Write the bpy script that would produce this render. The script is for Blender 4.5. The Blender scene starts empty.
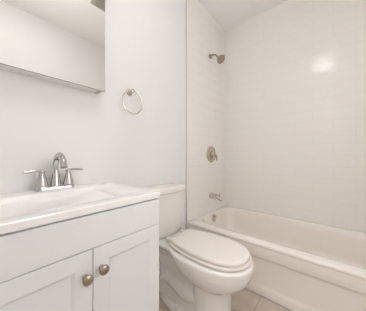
import bpy, bmesh, math
from mathutils import Vector, Matrix
sc = bpy.context.scene
C = sc.collection
PI = math.pi

# ------------------------------------------------------------------ camera
F_PX = 181.7
TH = math.radians(40.5)                 # view direction measured from +X towards +Y
cam_d = bpy.data.cameras.new('camera'); cam = bpy.data.objects.new('camera', cam_d); C.objects.link(cam)
cam_d.sensor_fit = 'HORIZONTAL'; cam_d.sensor_width = 36.0; cam_d.lens = 36.0 * F_PX / 366.0
cam_d.clip_start = 0.02
cam.location = (0.0, -1.122, 1.03)
cam.rotation_euler = (PI / 2, 0, TH - PI / 2)
sc.camera = cam

# ------------------------------------------------------------------ world / exposure
w = bpy.data.worlds.new('world'); sc.world = w; w.use_nodes = True
w.node_tree.nodes['Background'].inputs[0].default_value = (1.0, .97, .93, 1)
w.node_tree.nodes['Background'].inputs[1].default_value = 0.6
sc.view_settings.view_transform = 'Standard'; sc.view_settings.look = 'None'
sc.view_settings.gamma = 1.0; sc.view_settings.use_curve_mapping = False
sc.view_settings.exposure = -0.06
LAMP = 16.0          # bathroom ceiling lamp glass
HALL = 42.0          # glass of the added hall lamp, brightens the bathroom through the doorway
WINDOW_FILL = 3.0         # glow of an unseen window added to the front wall as fill
DOWN = 14.0          # small added lamp beside the fan, at a glow the mirror shows
try:
    sc.cycles.use_denoising = True
    sc.cycles.max_bounces = 14; sc.cycles.diffuse_bounces = 10; sc.cycles.glossy_bounces = 8
    sc.cycles.sample_clamp_indirect = 8.0
except Exception:
    pass

# ------------------------------------------------------------------ materials
def mat(name, col, rough=.5, metal=0.0, coat=0.0, spec=.5, bump=0.0, bscale=60.0, emit=0.0, ecol=(1.0, .99, .978), var=0.0, vscale=3.0):
    m = bpy.data.materials.new(name); m.use_nodes = True
    nt = m.node_tree; b = nt.nodes['Principled BSDF']
    b.inputs['Base Color'].default_value = (*col, 1)
    b.inputs['Roughness'].default_value = rough
    b.inputs['Metallic'].default_value = metal
    b.inputs['Coat Weight'].default_value = coat
    b.inputs['Coat Roughness'].default_value = .05
    b.inputs['Specular IOR Level'].default_value = spec
    if emit:
        b.inputs['Emission Color'].default_value = (*ecol, 1)
        b.inputs['Emission Strength'].default_value = emit
    geo = nt.nodes.new('ShaderNodeNewGeometry')
    if bump:
        n = nt.nodes.new('ShaderNodeTexNoise'); n.inputs['Scale'].default_value = bscale
        n.inputs['Detail'].default_value = 3
        nt.links.new(geo.outputs['Position'], n.inputs['Vector'])
        bp = nt.nodes.new('ShaderNodeBump'); bp.inputs['Strength'].default_value = bump
        bp.inputs['Distance'].default_value = .002
        nt.links.new(n.outputs['Fac'], bp.inputs['Height']); nt.links.new(bp.outputs['Normal'], b.inputs['Normal'])
    if var:
        n = nt.nodes.new('ShaderNodeTexNoise'); n.inputs['Scale'].default_value = vscale
        nt.links.new(geo.outputs['Position'], n.inputs['Vector'])
        mx = nt.nodes.new('ShaderNodeMix'); mx.data_type = 'RGBA'
        mx.inputs['A'].default_value = (*[c * (1 - var) for c in col], 1)
        mx.inputs['B'].default_value = (*[min(1, c * (1 + var)) for c in col], 1)
        nt.links.new(n.outputs['Fac'], mx.inputs['Factor'])
        nt.links.new(mx.outputs['Result'], b.inputs['Base Color'])
    return m

def tile_mat(name, axes, c1, grout, bw, rh, off, shift, rough, mortar=.0016, bump=.3, wav=.10, freq=2, c2=None, marble=0.0):
    """tiles laid out on the two world axes given"""
    m = bpy.data.materials.new(name); m.use_nodes = True
    nt = m.node_tree; b = nt.nodes['Principled BSDF']; L = nt.links
    b.inputs['Roughness'].default_value = rough; b.inputs['Specular IOR Level'].default_value = .27
    geo = nt.nodes.new('ShaderNodeNewGeometry')
    sp = nt.nodes.new('ShaderNodeSeparateXYZ'); L.new(geo.outputs['Position'], sp.inputs[0])
    cb = nt.nodes.new('ShaderNodeCombineXYZ')
    L.new(sp.outputs[axes[0]], cb.inputs[0]); L.new(sp.outputs[axes[1]], cb.inputs[1])
    ad = nt.nodes.new('ShaderNodeVectorMath'); ad.operation = 'ADD'; ad.inputs[1].default_value = (shift[0], shift[1], 0)
    L.new(cb.outputs[0], ad.inputs[0])
    br = nt.nodes.new('ShaderNodeTexBrick'); L.new(ad.outputs[0], br.inputs['Vector'])
    br.inputs['Scale'].default_value = 1.0
    br.inputs['Brick Width'].default_value = bw; br.inputs['Row Height'].default_value = rh
    br.inputs['Mortar Size'].default_value = mortar; br.inputs['Mortar Smooth'].default_value = .4
    br.inputs['Bias'].default_value = 0
    br.offset = off; br.offset_frequency = freq
    br.inputs['Color1'].default_value = (*c1, 1); br.inputs['Color2'].default_value = (*(c2 or c1), 1)
    br.inputs['Mortar'].default_value = (*grout, 1)
    col = br.outputs['Color']
    if marble:
        n = nt.nodes.new('ShaderNodeTexNoise'); n.inputs['Scale'].default_value = 7; n.inputs['Detail'].default_value = 8
        n.inputs['Distortion'].default_value = 1.2
        L.new(geo.outputs['Position'], n.inputs['Vector'])
        rp = nt.nodes.new('ShaderNodeValToRGB')
        rp.color_ramp.elements[0].position = .3; rp.color_ramp.elements[0].color = (1 - marble, 1 - marble, 1 - marble, 1)
        rp.color_ramp.elements[1].position = .7; rp.color_ramp.elements[1].color = (1, 1, 1, 1)
        L.new(n.outputs['Fac'], rp.inputs['Fac'])
        mx = nt.nodes.new('ShaderNodeMix'); mx.data_type = 'RGBA'; mx.blend_type = 'MULTIPLY'
        mx.inputs['Factor'].default_value = 1
        L.new(col, mx.inputs['A']); L.new(rp.outputs['Color'], mx.inputs['B']); col = mx.outputs['Result']
    L.new(col, b.inputs['Base Color'])
    n2 = nt.nodes.new('ShaderNodeTexNoise'); n2.inputs['Scale'].default_value = 9; n2.inputs['Detail'].default_value = 1
    L.new(geo.outputs['Position'], n2.inputs['Vector'])
    b1 = nt.nodes.new('ShaderNodeBump'); b1.inputs['Strength'].default_value = bump; b1.inputs['Distance'].default_value = .0015
    b1.invert = True
    L.new(br.outputs['Fac'], b1.inputs['Height'])
    b2 = nt.nodes.new('ShaderNodeBump'); b2.inputs['Strength'].default_value = wav; b2.inputs['Distance'].default_value = .01
    L.new(n2.outputs['Fac'], b2.inputs['Height']); L.new(b2.outputs['Normal'], b1.inputs['Normal'])
    L.new(b1.outputs['Normal'], b.inputs['Normal'])
    return m

M = {}
M['paint'] = mat('wall_paint', (.845, .835, .832), .55, bump=.10, bscale=180)
M['ceil'] = mat('ceiling_paint', (.95, .95, .945), .8, bump=.1, bscale=140)
M['trim'] = mat('white_trim', (.84, .81, .78), .35, bump=.03)
TC, TG = (.88, .86, .835), (.81, .785, .76)
M['tile_x'] = tile_mat('white_wall_tile_plumbing', (0, 2), TC, TG, .305, .108, .5, (.06, -.384), .11)
M['tile_y'] = tile_mat('white_wall_tile_long', (1, 2), TC, TG, .305, .108, .5, (.02, -.384), .11)
M['floor'] = tile_mat('taupe_floor_tile', (0, 1), (.62, .54, .47), (.46, .40, .35), .305, .305, 0.0, (.075, .085), .38,
                      mortar=.003, bump=.4, wav=.03, c2=(.66, .58, .50), marble=.22)
M['hallfloor'] = mat('hall_floor_wood', (.42, .33, .25), .4, var=.12, vscale=6)
M['porcelain'] = mat('white_porcelain', (.82, .795, .76), .12, coat=.2, var=.004)
M['seat'] = mat('seat_plastic', (.80, .755, .715), .22, var=.004)
M['tub'] = mat('tub_enamel', (.86, .815, .76), .18, coat=.2, var=.006)
M['counter'] = mat('cultured_marble', (.95, .94, .93), .22, coat=.3, var=.006)
M['cabinet'] = mat('vanity_paint', (.835, .845, .86), .35, var=.004)
M['chrome'] = mat('chrome', (.57, .555, .54), .06, 1.0, bump=.01)
M['nickel'] = mat('brushed_nickel', (.42, .355, .285), .28, 1.0, bump=.08, bscale=300)
M['nickel_m'] = mat('warm_nickel', (.56, .50, .42), .22, 1.0, bump=.05, bscale=300)
M['nickel_l'] = mat('satin_nickel', (.66, .62, .57), .25, 1.0, bump=.05, bscale=300)
M['mirror'] = mat('mirror_glass', (.93, .93, .91), .005, 1.0)
M['metal_w'] = mat('cabinet_metal', (.78, .775, .76), .45, .1, bump=.02)
M['edge'] = mat('aluminium_edge', (.26, .25, .24), .45, .3, bump=.02)
M['glow'] = mat('lamp_glass', (.9, .88, .85), .4, emit=LAMP)
M['glow_h'] = mat('added_hall_lamp_glass', (.9, .88, .85), .4, emit=HALL)
M['glow_d'] = mat('added_recessed_glass', (.9, .88, .85), .4, emit=DOWN)
M['fill_pane'] = mat('added_window_pane', (.8, .8, .8), .5, emit=WINDOW_FILL, ecol=(.985, .985, 1.0))  # emits the fill light of the added window
M['fan'] = mat('fan_grille_plastic', (.46, .44, .40), .6, bump=.05)
M['dark'] = mat('dark_rubber', (.05, .05, .05), .6, bump=.02)
M['braid'] = mat('braided_steel', (.55, .54, .52), .35, .8, bump=.3, bscale=500)
M['wood'] = mat('door_paint', (.83, .81, .78), .4, bump=.02)

# ------------------------------------------------------------------ helpers
def obj(name, bm, m, parent=None, smooth=True, bevel=0.0, seg=2, auto=35):
    bmesh.ops.recalc_face_normals(bm, faces=bm.faces[:])
    me = bpy.data.meshes.new(name); bm.to_mesh(me); bm.free()
    o = bpy.data.objects.new(name, me); C.objects.link(o)
    me.materials.append(m)
    if smooth:
        for p in me.polygons: p.use_smooth = True
        try: me.set_sharp_from_angle(angle=math.radians(auto))
        except Exception: pass
    if bevel:
        b = o.modifiers.new('bevel', 'BEVEL'); b.width = bevel; b.segments = seg; b.limit_method = 'ANGLE'
        b.angle_limit = math.radians(30)
        b.harden_normals = True
    if parent: o.parent = parent; o.matrix_parent_inverse = parent.matrix_world.inverted() if False else Matrix.Translation(-parent.location)
    return o

def thing(name, label, cat, loc, group=None):
    o = bpy.data.objects.new(name, None); C.objects.link(o); o.location = loc; o.empty_display_size = .05
    o['label'] = label; o['category'] = cat
    if group: o['group'] = group
    return o

def sub(child, parent):      # sub-part: parent is a mesh whose own transform is the thing's base
    child.parent = parent
    child.matrix_parent_inverse = Matrix.Identity(4)
    return child

def tag(o, label, cat, group=None):
    o['label'] = label; o['category'] = cat
    if group: o['group'] = group
    return o

def struct(name, bm, m, bevel=0.0):
    o = obj(name, bm, m, bevel=bevel); o['kind'] = 'structure'; return o

def box(bm, x0, x1, y0, y1, z0, z1):
    v = [bm.verts.new(p) for p in ((x0, y0, z0), (x1, y0, z0), (x1, y1, z0), (x0, y1, z0),
                                   (x0, y0, z1), (x1, y0, z1), (x1, y1, z1), (x0, y1, z1))]
    for f in ((0, 3, 2, 1), (4, 5, 6, 7), (0, 1, 5, 4), (1, 2, 6, 5), (2, 3, 7, 6), (3, 0, 4, 7)):
        bm.faces.new([v[i] for i in f])
    return bm

def bx(*a): return box(bmesh.new(), *a)

def loft(bm, rings, cap0=True, cap1=True, closed=True):
    vr = [[bm.verts.new(p) for p in r] for r in rings]
    n = len(rings[0])
    for a, b in zip(vr, vr[1:]):
        for i in range(n if closed else n - 1):
            j = (i + 1) % n
            bm.faces.new((a[i], a[j], b[j], b[i]))
    if cap0: bm.faces.new(vr[0][::-1])
    if cap1: bm.faces.new(vr[-1])
    return vr

def frame_at(d):
    d = Vector(d).normalized()
    up = Vector((0, 0, 1)) if abs(d.z) < .95 else Vector((1, 0, 0))
    u = d.cross(up).normalized(); return d, u, u.cross(d).normalized()

def tube(bm, pts, rad, n=14, closed=False, flat=1.0):
    pts = [Vector(p) for p in pts]; N = len(pts)
    if not hasattr(rad, '__len__'): rad = [rad] * N
    rings = []; pu = None
    for i, p in enumerate(pts):
        a = pts[(i - 1) % N] if (closed or i > 0) else p
        b = pts[(i + 1) % N] if (closed or i < N - 1) else p
        d = (b - a).normalized()
        if pu is None: _, u, v = frame_at(d)
        else:
            u = (pu - d * pu.dot(d)).normalized(); v = u.cross(d).normalized() * 1.0
        pu = u
        rings.append([p + (u * math.cos(t) + v * math.sin(t) * flat) * rad[i] for t in [2 * PI * k / n for k in range(n)]])
    if closed:
        vr = [[bm.verts.new(q) for q in r] for r in rings]
        for k in range(N):
            a, b = vr[k], vr[(k + 1) % N]
            for i in range(n):
                j = (i + 1) % n; bm.faces.new((a[i], a[j], b[j], b[i]))
    else: loft(bm, rings)
    return bm

def lathe(bm, prof, origin=(0, 0, 0), axis=(0, 0, 1), n=32, sx=1.0):
    """prof: (radius, distance along axis)"""
    d, u, v = frame_at(axis); o = Vector(origin)
    rings = [[o + d * h + (u * math.cos(t) * sx + v * math.sin(t)) * max(r, 1e-4) for t in [2 * PI * k / n for k in range(n)]] for r, h in prof]
    loft(bm, rings); return bm

def rrect(x0, x1, y0, y1, r, z, k=8):
    pts = []
    for cx, cy, a0 in ((x1 - r, y1 - r, 0), (x0 + r, y1 - r, PI / 2), (x0 + r, y0 + r, PI), (x1 - r, y0 + r, 1.5 * PI)):
        for i in range(k + 1):
            a = a0 + (PI / 2) * i / k
            pts.append(Vector((cx + r * math.cos(a), cy + r * math.sin(a), z)))
    return pts

def spline(ctrl, n=8):
    """catmull-rom through control tuples of any length"""
    P = [Vector(c) if len(c) <= 4 else c for c in ctrl]; out = []
    for i in range(len(P) - 1):
        a = P[max(i - 1, 0)]; b = P[i]; c = P[i + 1]; d = P[min(i + 2, len(P) - 1)]
        for k in range(n):
            t = k / n
            out.append(.5 * ((2 * b) + (c - a) * t + (2 * a - 5 * b + 4 * c - d) * t * t + (3 * b - a - 3 * c + d) * t ** 3))
    out.append(P[-1]); return out

# ------------------------------------------------------------------ the room
RX, RYF, RH = 2.157, -1.737, 2.65        # right wall, front wall (behind the photographer), ceiling height
LX = -.08                                # left wall (with the doorway)
TX = 1.3736                              # where the tile starts = front of the tub
struct('floor', bx(LX - .1, RX + .1, RYF - .1, .1, -.1, 0), M['floor'])
struct('ceiling', bx(-1.5, RX + .1, -2.6, .6, RH, RH + .1), M['ceil'])
struct('wall_back', bx(LX - .1, TX, 0, .1, 0, RH), M['paint'])
struct('wall_back_tiled', bx(TX, RX + .1, -.006, .1, 0, RH), M['tile_x'])
struct('wall_right', bx(RX, RX + .1, RYF - .1, -.006, 0, RH), M['tile_y'])
WX0, WX1, WZ0, WZ1 = .30, 1.15, .95, 1.90
b = bmesh.new()
box(b, LX - .1, WX0, RYF - .1, RYF, 0, RH); box(b, WX1, TX, RYF - .1, RYF, 0, RH)
box(b, WX0, WX1, RYF - .1, RYF, 0, WZ0); box(b, WX0, WX1, RYF - .1, RYF, WZ1, RH)
struct('wall_front', b, M['paint'])
b = bmesh.new()
for q in ((WX0 - .05, WX0 + .03, WZ0, WZ1), (WX1 - .03, WX1 + .05, WZ0, WZ1), (WX0 - .05, WX1 + .05, WZ1 - .03, WZ1 + .05), (WX0 - .05, WX1 + .05, WZ0 - .05, WZ0 + .03)):
    box(b, q[0], q[1], RYF - .03, RYF + .012, q[2], q[3])
box(b, WX0, WX1, RYF - .035, RYF - .005, (WZ0 + WZ1) / 2 - .015, (WZ0 + WZ1) / 2 + .015)
wf = struct('added_window', b, M['trim'])  # unseen window added behind the camera for even fill light
pn = obj('fill_pane', bx(WX0, WX1, RYF - .05, RYF - .04, WZ0, WZ1), M['fill_pane']); pn.parent = wf
struct('wall_front_tiled', bx(TX, RX, RYF - .1, RYF + .006, 0, RH), M['tile_x'])
struct('trim_1', bx(TX - .012, TX + .004, -.013, .0, .0, RH), M['trim'], bevel=.004)
M['caulk'] = mat('grey_edging', (.60, .58, .555), .5)
struct('trim_4', bx(TX - .022, TX - .012, -.007, .0, .0, RH), M['caulk'], bevel=.002)
struct('trim_2', bx(TX - .012, TX + .004, RYF, RYF + .013, .0, RH), M['trim'], bevel=.004)
# left wall with the doorway in which the photographer stands
DY0, DY1, DH = -1.55, -.72, 2.05
b = bmesh.new()
box(b, LX - .1, LX, DY1, 0, 0, RH); box(b, LX - .1, LX, RYF, DY0, 0, RH); box(b, LX - .1, LX, DY0, DY1, DH, RH)
struct('wall_left', b, M['paint'])
b = bmesh.new()
box(b, LX, LX + .015, DY1 - .01, DY1 + .06, 0, DH + .06); box(b, LX, LX + .015, DY0 - .06, DY0 + .01, 0, DH + .06)
box(b, LX, LX + .015, DY0 + .01, DY1 - .01, DH - .01, DH + .06)
struct('trim_3', b, M['trim'], bevel=.003)
b = bmesh.new()
box(b, .6, TX - .022, -.014, 0, 0, .09)
struct('baseboard_back', b, M['trim'], bevel=.004)
b = bmesh.new(); box(b, LX, TX - .012, RYF, RYF + .014, 0, .09)
struct('baseboard_front', b, M['trim'], bevel=.004)
# hall outside the doorway
struct('floor_hall', bx(-1.5, LX - .1, -2.6, .6, -.1, 0), M['hallfloor'])
struct('wall_hall_far', bx(-1.5, -1.4, -2.6, .6, 0, RH), M['paint'])
struct('wall_hall_end', bx(-1.4, LX - .1, .5, .6, 0, RH), M['paint'])
struct('wall_hall_start', bx(-1.4, LX - .1, -2.6, -2.5, 0, RH), M['paint'])
b = bmesh.new(); box(b, LX - .1, LX, -2.5, RYF - .1, 0, RH); box(b, LX - .1, LX, .1, .5, 0, RH)
struct('wall_hall_side', b, M['paint'])

# ------------------------------------------------------------------ lamps
def dome(name, label, x, y, r, glow):
    t = thing(name, label, 'lamp', (x, y, RH))
    obj('canopy', lathe(bmesh.new(), [(.02, 0), (.06, 0), (.06, -.010), (.05, -.018), (.012, -.022), (.010, -.07)], (x, y, RH), n=32), M['nickel_l'], t)
    obj('glass_drum', lathe(bmesh.new(), [(.012, -.062), (r * .96, -.062), (r, -.068), (r, -.098), (r * .95, -.110), (r * .7, -.118), (.002, -.121)], (x, y, RH), n=40), glow, t)
    obj('finial', lathe(bmesh.new(), [(.012, -.118), (.012, -.126), (.006, -.134), (.001, -.136)], (x, y, RH), n=20), M['nickel_l'], t)
    return t
dome('ceiling_lamp', 'round ceiling lamp with glowing glass drum above the floor between vanity and tub', .36, -.92, .15, M['glow'])
dome('ceiling_lamp', 'added round fill lamp in the unseen hall outside the doorway', -.8, -1.0, .17, M['glow_h'])  # added lamp, sends fill light in through the doorway
t = thing('added_recessed_lamp', 'small round recessed lamp added beside the ceiling fan grille, at a glow in the mirror', 'lamp', (.72, -.97, RH))  # added lamp, placed where the mirror shows a small glow
obj('trim_ring', lathe(bmesh.new(), [(.04, -.002), (.055, 0), (.055, -.006), (.042, -.008), (.04, -.002)], (.72, -.97, RH), n=32), M['trim'], t)
obj('lamp_glass', lathe(bmesh.new(), [(.04, -.001), (.04, -.005), (.002, -.006)], (.72, -.97, RH), n=32), M['glow_d'], t)
# exhaust fan
t = thing('exhaust_fan', 'square greyish exhaust fan grille on the ceiling, seen in the mirror', 'fan', (.97, -.89, RH))
obj('housing', bx(.82, 1.12, -1.04, -.74, RH - .018, RH), M['fan'], t, bevel=.006)
b = bmesh.new()
for i in range(12):
    y = -1.015 + i * .0227
    box(b, .84, 1.10, y, y + .012, RH - .024, RH - .0175)
obj('grille', b, M['fan'], t, bevel=.001)

# ------------------------------------------------------------------ bathtub
t = thing('bathtub', 'long white alcove bathtub against the tiled walls', 'bathtub', (1.76, RYF / 2, 0))
X0, X1, Y0, Y1 = TX + .002, RX - .001, RYF + .007, -.007
ZR = .385
b = bmesh.new()
R = []
R.append(rrect(X0 + .010, X1, Y0, Y1, .002, .352))
R.append(rrect(X0 + .001, X1, Y0, Y1, .003, .366))
R.append(rrect(X0 + .004, X1, Y0, Y1, .006, ZR - .006))
R.append(rrect(X0 + .014, X1 - .001, Y0 + .001, Y1 - .001, .01, ZR))
R.append(rrect(X0 + .070, X1 - .030, Y0 + .050, Y1 - .026, .14, ZR + .002))
R.append(rrect(X0 + .092, X1 - .046, Y0 + .066, Y1 - .040, .15, ZR - .003))
R.append(rrect(X0 + .104, X1 - .056, Y0 + .080, Y1 - .048, .15, ZR - .016))
R.append(rrect(X0 + .114, X1 - .064, Y0 + .10, Y1 - .056, .15, ZR - .06))
R.append(rrect(X0 + .135, X1 - .085, Y0 + .20, Y1 - .085, .15, .16))
R.append(rrect(X0 + .155, X1 - .105, Y0 + .26, Y1 - .105, .14, .10))
R.append(rrect(X0 + .20, X1 - .15, Y0 + .33, Y1 - .16, .11, .075))
loft(b, R, cap0=False)
obj('basin', b, M['tub'], t, auto=60)
# apron: profile in (x, z) run along y
prof = [(X0 + .010, .362), (X0 + .007, .350), (X0 + .010, .285), (X0 + .012, .276), (X0 + .019, .268), (X0 + .021, .258), (X0 + .018, .085),
        (X0 + .016, .072), (X0 + .008, .060), (X0 + .006, .052), (X0 + .004, .004), (X0 + .06, .004), (X0 + .06, .362)]
b = bmesh.new()
loft(b, [[Vector((x, y, z)) for x, z in prof] for y in (Y0, Y1)])
obj('apron', b, M['tub'], t, auto=50, bevel=.004)
# overflow plate with lever on the inner end wall
b = bmesh.new()
loft(b, [[Vector((p.x, -.063 - d - .18 * (.330 - p.y), p.y)) for p in rrect(1.765 - q, 1.765 + q, .318 - q * .9, .350 + q * .9, min(.02, q * .9), 0)] for d, q in ((-.006, .026), (.008, .026), (.013, .022), (.015, .012))])
box(b, 1.760, 1.770, -.098, -.074, .345, .375)
o = obj('overflow_plate', b, M['nickel_l'], t, bevel=.002); o['label'] = 'satin metal overflow plate'
b = bmesh.new(); lathe(b, [(.032, 0), (.034, .004), (.03, .006), (.004, .004)], (1.765, -.28, .0752), n=28)
obj('drain', b, M['nickel_l'], t)

# ------------------------------------------------------------------ shower fittings on the tiled end wall
WY = -.006
sx = 1.785
t = thing('wall_shower', 'small brushed nickel shower head on a short curved arm', 'shower head', (sx, WY, 2.17))
obj('flange', lathe(bmesh.new(), [(.031, 0), (.031, .003), (.024, .010), (.013, .016), (.012, .02)], (sx, WY, 2.165), (0, -1, 0)), M['nickel'], t)
pth = spline([(sx, WY - .004, 2.165), (sx, -.04, 2.17), (sx, -.075, 2.158), (sx, -.105, 2.125)], 6)
obj('shower_arm', tube(bmesh.new(), pth, .0095), M['nickel'], t)
ax = Vector((-.08, -.72, -.70)).normalized()
obj('swivel_ball', lathe(bmesh.new(), [(.006, -.012), (.014, -.006), (.016, .004), (.012, .016), (.014, .02)], (sx, -.108, 2.12), ax), M['nickel'], t)
obj('spray_head', lathe(bmesh.new(), [(.016, .010), (.022, .018), (.034, .028), (.045, .044), (.049, .056), (.047, .062), (.042, .064), (.039, .061), (.002, .061)], (sx, -.108, 2.12), ax), M['nickel'], t)

t = thing('shower_valve', 'round brushed nickel shower valve plate with a lever handle', 'valve', (1.805, WY, 1.04))
obj('valve_plate', lathe(bmesh.new(), [(.096, 0), (.096, .003), (.090, .008), (.05, .014), (.034, .016)], (1.805, WY, 1.045), (0, -1, 0), n=40), M['nickel_m'], t)
obj('valve_hub', lathe(bmesh.new(), [(.036, .012), (.033, .03), (.027, .046), (.022, .05), (.004, .054)], (1.805, WY, 1.045), (0, -1, 0), n=28), M['nickel_m'], t)
b = bmesh.new()
tube(b, spline([(1.805, -.052, 1.045), (1.822, -.062, 1.03), (1.832, -.064, 1.005), (1.838, -.060, .972)], 5),
     [.016] * 4 + [.014] * 4 + [.011] * 4 + [.010] * 3 + [.006], flat=.7)
obj('lever', b, M['nickel_m'], t)

t = thing('tub_spout', 'satin metal tub spout above the tub rim', 'spout', (1.79, WY, .57))
obj('flange', lathe(bmesh.new(), [(.033, 0), (.033, .006), (.028, .014), (.027, .016)], (1.79, WY, .57), (0, -1, 0)), M['nickel_l'], t)
b = bmesh.new()
loft(b, [[Vector((1.79 + wx * math.cos(a), y, zc + hz * math.sin(a))) for a in [2 * PI * k / 20 for k in range(20)]]
         for y, wx, hz, zc in ((WY - .005, .033, .034, .570), (-.04, .032, .033, .571), (-.08, .030, .030, .570), (-.115, .028, .026, .563),
                               (-.138, .025, .023, .553), (-.150, .018, .018, .545), (-.156, .010, .010, .540))])
obj('spout_body', b, M['nickel_l'], t)
b = bmesh.new(); lathe(b, [(.006, 0), (.006, .018), (.010, .02), (.010, .028), (.003, .03)], (1.79, -.125, .58), (0, 0, 1), n=16)
obj('diverter_knob', b, M['nickel_l'], t)
b = bmesh.new(); lathe(b, [(.016, 0), (.015, -.014), (.012, -.014)], (1.79, -.138, .546), (0, 0, 1), n=20)
obj('outlet', b, M['dark'], t)

# ------------------------------------------------------------------ toilet
TCX = .968
t = thing('toilet', 'white two-piece toilet with closed lid between the vanity and the tub', 'toilet', (TCX, -.4, 0))
def egg(hw, yf, yb, yc, z, n=56, p=2.2, pb=2.6):
    pts = []
    for k in range(n):
        a = 2 * PI * k / n
        c, s = math.cos(a), math.sin(a)
        e = 2 / (p if s < 0 else pb)
        x = hw * math.copysign(abs(c) ** e, c)
        y = yc + (yc - yf if s < 0 else yb - yc) * math.copysign(abs(s) ** e, s)
        pts.append(Vector((TCX + x, y, z)))
    return pts
b = bmesh.new()
# foot, pedestal column and bowl
loft(b, [egg(.112, -.635, -.12, -.38, 0.0, p=2.6, pb=3), egg(.112, -.635, -.12, -.38, .025, p=2.6, pb=3), egg(.104, -.628, -.13, -.38, .045, p=2.6, pb=3),
         egg(.060, -.60, -.16, -.38, .055, p=2.6, pb=3)])
loft(b, [egg(.118, -.640, -.42, -.54, .0, p=2.3), egg(.113, -.642, -.43, -.54, .06), egg(.110, -.644, -.43, -.54, .15), egg(.111, -.650, -.42, -.53, .258),
         egg(.126, -.680, -.42, -.53, .280), egg(.152, -.728, -.37, -.52, .308), egg(.170, -.757, -.32, -.51, .340), egg(.180, -.771, -.28, -.50, .375),
         egg(.184, -.776, -.25, -.49, .405), egg(.184, -.776, -.24, -.49, .424), egg(.176, -.766, -.24, -.49, .434)])
# narrow spine behind the column and tank deck
loft(b, [rrect(TCX - .092, TCX + .092, -.50, -.13, .03, .02), rrect(TCX - .088, TCX + .088, -.50, -.12, .03, .13), rrect(TCX - .064, TCX + .064, -.50, -.12, .03, .21),
         rrect(TCX - .08, TCX + .08, -.42, -.08, .04, .33), rrect(TCX - .115, TCX + .115, -.36, -.04, .04, .39),
         rrect(TCX - .137, TCX + .137, -.34, -.025, .04, .413), rrect(TCX - .142, TCX + .142, -.34, -.022, .04, .428),
         rrect(TCX - .138, TCX + .138, -.34, -.026, .04, .434)])
# trapway bulging out of both flanks
for s in (-1, 1):
    pth = spline([(TCX + s * .04, -.50, .17), (TCX + s * .055, -.43, .145), (TCX + s * .058, -.36, .14), (TCX + s * .058, -.29, .165), (TCX + s * .058, -.22, .18),
                  (TCX + s * .058, -.165, .13), (TCX + s * .058, -.16, .06)], 5)
    tube(b, pth, .043, n=16)
o = obj('bowl', b, M['porcelain'], t)
rm = o.modifiers.new('blend', 'REMESH'); rm.mode = 'VOXEL'; rm.voxel_size = .0055; rm.use_smooth_shade = True
sm = o.modifiers.new('soften', 'SMOOTH'); sm.factor = .5; sm.iterations = 7

OUT = [(0, -.258), (.080, -.258), (.100, -.263), (.113, -.280), (.127, -.32), (.140, -.38), (.149, -.45), (.152, -.52), (.150, -.58), (.141, -.64),
       (.123, -.685), (.096, -.719), (.060, -.742), (.030, -.751), (0, -.753)]
def lidring(grow, z, shrink=1):
    c = spline([(x, y, 0) for x, y in OUT], 4)
    half = []
    for i, p in enumerate(c):
        a = c[max(i - 1, 0)]; q = c[min(i + 1, len(c) - 1)]
        d = (q - a).normalized(); nrm = Vector((-d.y, d.x, 0))
        g = p + nrm * grow
        if i in (0, len(c) - 1): g.x = 0
        half.append(g)
    if shrink != 1: half = [Vector((p.x * shrink, -.49 + (p.y + .49) * shrink, 0)) for p in half]
    full = half + [Vector((-p.x, p.y, 0)) for p in half[-2:0:-1]]
    return [Vector((TCX + .002 + p.x, p.y, z)) for p in full]
b = bmesh.new()
loft(b, [lidring(-.006, .4335), lidring(-.006, .4385), lidring(.004, .439), lidring(.008, .442), lidring(.008, .45), lidring(.001, .454), lidring(-.006, .4545), lidring(-.006, .4585)])
obj('seat_ring', b, M['seat'], t, auto=50)
b = bmesh.new()
loft(b, [lidring(-.004, .4585), lidring(0, .461), lidring(.001, .464), lidring(0, .473), lidring(-.005, .479), lidring(-.005, .4825, .93), lidring(-.005, .486, .75), lidring(-.005, .4875, .4)])
lid = obj('lid', b, M['seat'], t, auto=60)
for s in (-1, 1):
    obj('hinge', bx(TCX + s * .075 - .022, TCX + s * .075 + .022, -.256, -.216, .434, .466), M['seat'], t, bevel=.006, seg=3)
# tank: bowed front, tapering down
def bow(hw, yf, yb, z, r=.05, n=10, sag=.022):
    pts = []
    for i in range(n + 1):                      # front from left to right, bowed
        u = -1 + 2 * i / n
        pts.append((u * (hw - r * .75), yf + sag * abs(u) ** 2.2))
    yc = yf + sag
    cor = []
    for k in range(1, 7):
        a = k / 7 * PI / 2
        cor.append(((hw - r * .75) + r * .75 * math.sin(a), yc + r * (1 - math.cos(a))))
    right = cor + [(hw, yc + r)] + [(hw, yb - .012), (hw - .004, yb - .004), (hw - .012, yb)]
    full = pts + right + [(-x, y) for x, y in right[::-1]]
    return [Vector((TCX + x, y, z)) for x, y in full]
b = bmesh.new()
loft(b, [bow(.140, -.175, -.040, .434), bow(.152, -.188, -.034, .441), bow(.160, -.196, -.03, .47), bow(.166, -.201, -.026, .60), bow(.170, -.204, -.024, .757)])
tank = obj('tank', b, M['porcelain'], t, auto=50)
b = bmesh.new()
loft(b, [bow(.174, -.208, -.018, .756), bow(.179, -.214, -.014, .760), bow(.180, -.215, -.014, .785), bow(.175, -.209, -.018, .795), bow(.150, -.185, -.04, .799)])
obj('tank_lid', b, M['porcelain'], t, auto=50)
b = bmesh.new(); lathe(b, [(.016, 0), (.016, .006), (.01, .012), (.009, .02)], (TCX - .166, -.14, .71), (-1, 0, 0), n=20)
tube(b, [(TCX - .186, -.14, .71), (TCX - .192, -.165, .706), (TCX - .192, -.19, .70)], [.007, .006, .005], n=10)
o = obj('flush_lever', b, M['chrome'], t); o['label'] = 'chrome flush lever'
for s in (-1, 1):
    obj('bolt_cap', lathe(bmesh.new(), [(.013, 0), (.013, .008), (.009, .016), (.002, .019)], (TCX + s * .098, -.33, .043), n=16), M['seat'], t)
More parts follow.
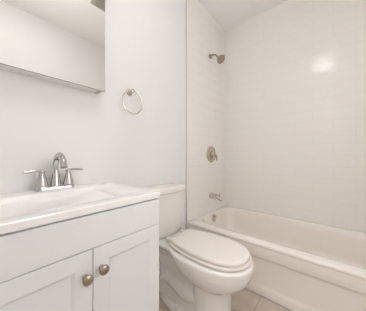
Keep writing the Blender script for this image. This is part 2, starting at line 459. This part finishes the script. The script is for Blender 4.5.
# ------------------------------------------------------------------ vanity
VX0, VX1, VF = -.035, .560, -.484
t = thing('vanity_cabinet', 'white shaker vanity cabinet with two doors and a drawer front', 'cabinet', ((VX0 + VX1) / 2, -.24, 0))
b = bmesh.new()
box(b, VX0, VX0 + .016, VF, -.002, .09, .838); box(b, VX1 - .016, VX1, VF, -.002, .09, .838)
box(b, VX0 + .016, VX1 - .016, VF, -.002, .09, .106); box(b, VX0 + .016, VX1 - .016, -.010, -.002, .106, .838)
box(b, VX0 + .016, VX1 - .016, VF, VF + .016, .106, .838)
box(b, VX0 + .002, VX1 - .002, VF + .06, -.002, 0, .09)
obj('carcass', b, M['cabinet'], t, bevel=.0015)
def shaker(x0, x1, z0, z1, y, th=.018, rail=.052, rec=.007):
    bm = bmesh.new()
    def ring(i, yy, bev=0):
        return [bm.verts.new(p) for p in ((x0 + i, yy, z0 + i), (x1 - i, yy, z0 + i), (x1 - i, yy, z1 - i), (x0 + i, yy, z1 - i))]
    rs = [ring(0, y + th), ring(0, y + .0015), ring(.0015, y), ring(rail, y), ring(rail + .008, y + rec - .002), ring(rail + .010, y + rec)]
    for a, c in zip(rs, rs[1:]):
        for i in range(4):
            j = (i + 1) % 4; bm.faces.new((a[i], a[j], c[j], c[i]))
    bm.faces.new(rs[-1]); bm.faces.new(rs[0][::-1]); return bm
YD = VF - .019
b = bx(VX0 + .003, VX1 - .002, YD, VF - .001, .7225, .833)
obj('drawer_front', b, M['cabinet'], t, bevel=.0015)
def knob(door, x, z):
    b = bmesh.new()
    lathe(b, [(.008, 0), (.0085, .002), (.0058, .006), (.0055, .013), (.010, .018), (.0155, .022), (.0165, .026), (.0155, .030), (.010, .0335), (.002, .035)], (x, YD, z), (0, -1, 0), n=24)
    k = obj('knob', b, M['nickel'], None)
    k.parent = door; k['label'] = 'round brushed nickel knob'
XM = .265
d1 = obj('door', shaker(VX0 + .003, XM - .0015, .095, .7195, YD), M['cabinet'], t, auto=15)
d2 = obj('door', shaker(XM + .0015, VX1 - .002, .095, .7195, YD), M['cabinet'], t, auto=15)
knob(d1, XM - .026, .640); knob(d2, XM + .026, .648)

# countertop with moulded basin
CX0, CX1, CY0, CY1, CZ0, CZ1 = -.044, .566, -.505, -.001, .840, .864
b = bmesh.new()
loft(b, [rrect(CX0, CX1, CY0, CY1, .006, CZ0), rrect(CX0, CX1, CY0, CY1, .006, CZ1 - .003), rrect(CX0 + .003, CX1 - .003, CY0 + .003, CY1 - .003, .006, CZ1),
         rrect(.030, .480, -.444, -.112, .045, CZ1), rrect(.036, .474, -.438, -.120, .045, CZ1 - .002), rrect(.044, .462, -.430, -.128, .048, CZ1 - .008), rrect(.052, .440, -.423, -.136, .05, CZ1 - .025),
         rrect(.075, .400, -.405, -.150, .055, CZ1 - .07), rrect(.11, .37, -.38, -.18, .06, CZ1 - .095), rrect(.18, .33, -.33, -.22, .05, CZ1 - .103)], cap0=True)
t2 = thing('sink_countertop', 'glossy white countertop with moulded rectangular sink on the vanity', 'sink', ((CX0 + CX1) / 2, -.25, CZ0))
obj('countertop', b, M['counter'], t2, auto=40)
b = bmesh.new(); lathe(b, [(.022, 0), (.022, .003), (.017, .003), (.013, .001), (.002, .001)], (.258, -.275, CZ1 - .1035), n=24)
obj('drain', b, M['chrome'], t2)

# faucet
FX, FY, FZ = .275, -.056, CZ1
t = thing('faucet', 'chrome two-handle faucet with arched spout at the back of the sink', 'faucet', (FX, FY, FZ))
b = bmesh.new()
loft(b, [rrect(FX - .082, FX + .082, FY - .028, FY + .028, .022, FZ), rrect(FX - .082, FX + .082, FY - .028, FY + .028, .022, FZ + .012),
         rrect(FX - .078, FX + .078, FY - .024, FY + .024, .019, FZ + .019), rrect(FX - .07, FX + .07, FY - .017, FY + .017, .015, FZ + .021)])
obj('base_plate', b, M['chrome'], t, auto=50)
b = bmesh.new()
lathe(b, [(.0255, .012), (.0245, .022), (.0215, .04), (.019, .06), (.0165, .08), (.014, .095)], (FX, FY, FZ))
pth = spline([(FX, FY, FZ + .085), (FX, FY - .004, FZ + .125), (FX, FY - .022, FZ + .154), (FX, FY - .055, FZ + .169), (FX, FY - .09, FZ + .160),
              (FX, FY - .113, FZ + .138), (FX, FY - .125, FZ + .112)], 6)
tube(b, pth, [.0125 + (.0018 * i / 36) for i in range(len(pth))], n=20)
obj('spout', b, M['chrome'], t)
for s in (-1, 1):
    hx = FX + s * .055
    b = bmesh.new()
    lathe(b, [(.0255, .012), (.0255, .02), (.0245, .028), (.0225, .040), (.0175, .060), (.0130, .074), (.0115, .080), (.0125, .085), (.0115, .093), (.004, .097)], (hx, FY, FZ))
    h = obj('handle', b, M['chrome'], t)
    b = bmesh.new()
    pth = [(hx - s * .004, FY, FZ + .091), (hx + s * .02, FY, FZ + .094), (hx + s * .045, FY, FZ + .093), (hx + s * .066, FY, FZ + .090), (hx + s * .070, FY, FZ + .089)]
    tube(b, pth, [.0095, .0085, .0085, .0090, .0055], n=14, flat=.7)
    l = obj('lever', b, M['chrome'], None); l.parent = h
b = bmesh.new(); tube(b, [(FX, FY + .022, FZ + .01), (FX, FY + .022, FZ + .05)], .0025, n=8)
lathe(b, [(.003, 0), (.006, .004), (.006, .010), (.002, .013)], (FX, FY + .022, FZ + .048), n=14)
obj('lift_rod', b, M['chrome'], t)

# ------------------------------------------------------------------ mirror cabinet
MX0, MX1, MZ0, MZ1, MF = -.01, .511, 1.403, 2.063, -.088
t = thing('mirror_cabinet', 'shallow wall cabinet with a frameless mirror door above the sink', 'mirror cabinet', ((MX0 + MX1) / 2, 0, MZ0))
obj('body', bx(MX0 + .004, MX1 - .004, MF + .0096, -.001, MZ0 + .003, MZ1 - .003), M['metal_w'], t, bevel=.003)
obj('mirror_door', bx(MX0, MX1, MF, MF + .0012, MZ0, MZ1), M['mirror'], t)
obj('door_edge', bx(MX0 + .0002, MX1 - .0002, MF + .0013, MF + .0095, MZ0 + .0002, MZ1 - .0002), M['edge'], t)
b = bmesh.new()
box(b, MX1 - .030, MX1 - .010, -.060, -.012, MZ0 - .003, MZ0 + .003)
lathe(b, [(.006, 0), (.006, .004), (.002, .005)], (MX1 - .022, -.035, MZ0 - .001), (0, 0, -1), n=14)
obj('hinge', b, M['nickel_l'], t, bevel=.001)
b = bmesh.new(); lathe(b, [(.003, 0), (.004, .004), (.002, .008)], (.155, -.012, MZ0 + .003), (0, 0, -1), n=12)
obj('screw', b, M['metal_w'], t)

# ------------------------------------------------------------------ towel ring
TRX = .728
t = thing('towel_ring', 'satin metal towel ring on the wall right of the mirror', 'towel ring', (TRX, 0, 1.478))
b = bmesh.new()
lathe(b, [(.025, 0), (.025, .004), (.021, .009), (.013, .013), (.011, .03), (.0125, .036), (.0145, .046), (.0125, .054), (.003, .057)], (TRX, 0, 1.474), (0, -1, 0), n=28)
obj('post', b, M['nickel_l'], t)
RR = .078
b = bmesh.new()
tube(b, [(TRX + RR * math.sin(a), -.045 , 1.474 - RR + RR * math.cos(a)) for a in [2 * PI * k / 48 for k in range(48)]], .0042, n=10, closed=True)
obj('ring', b, M['nickel_l'], t)
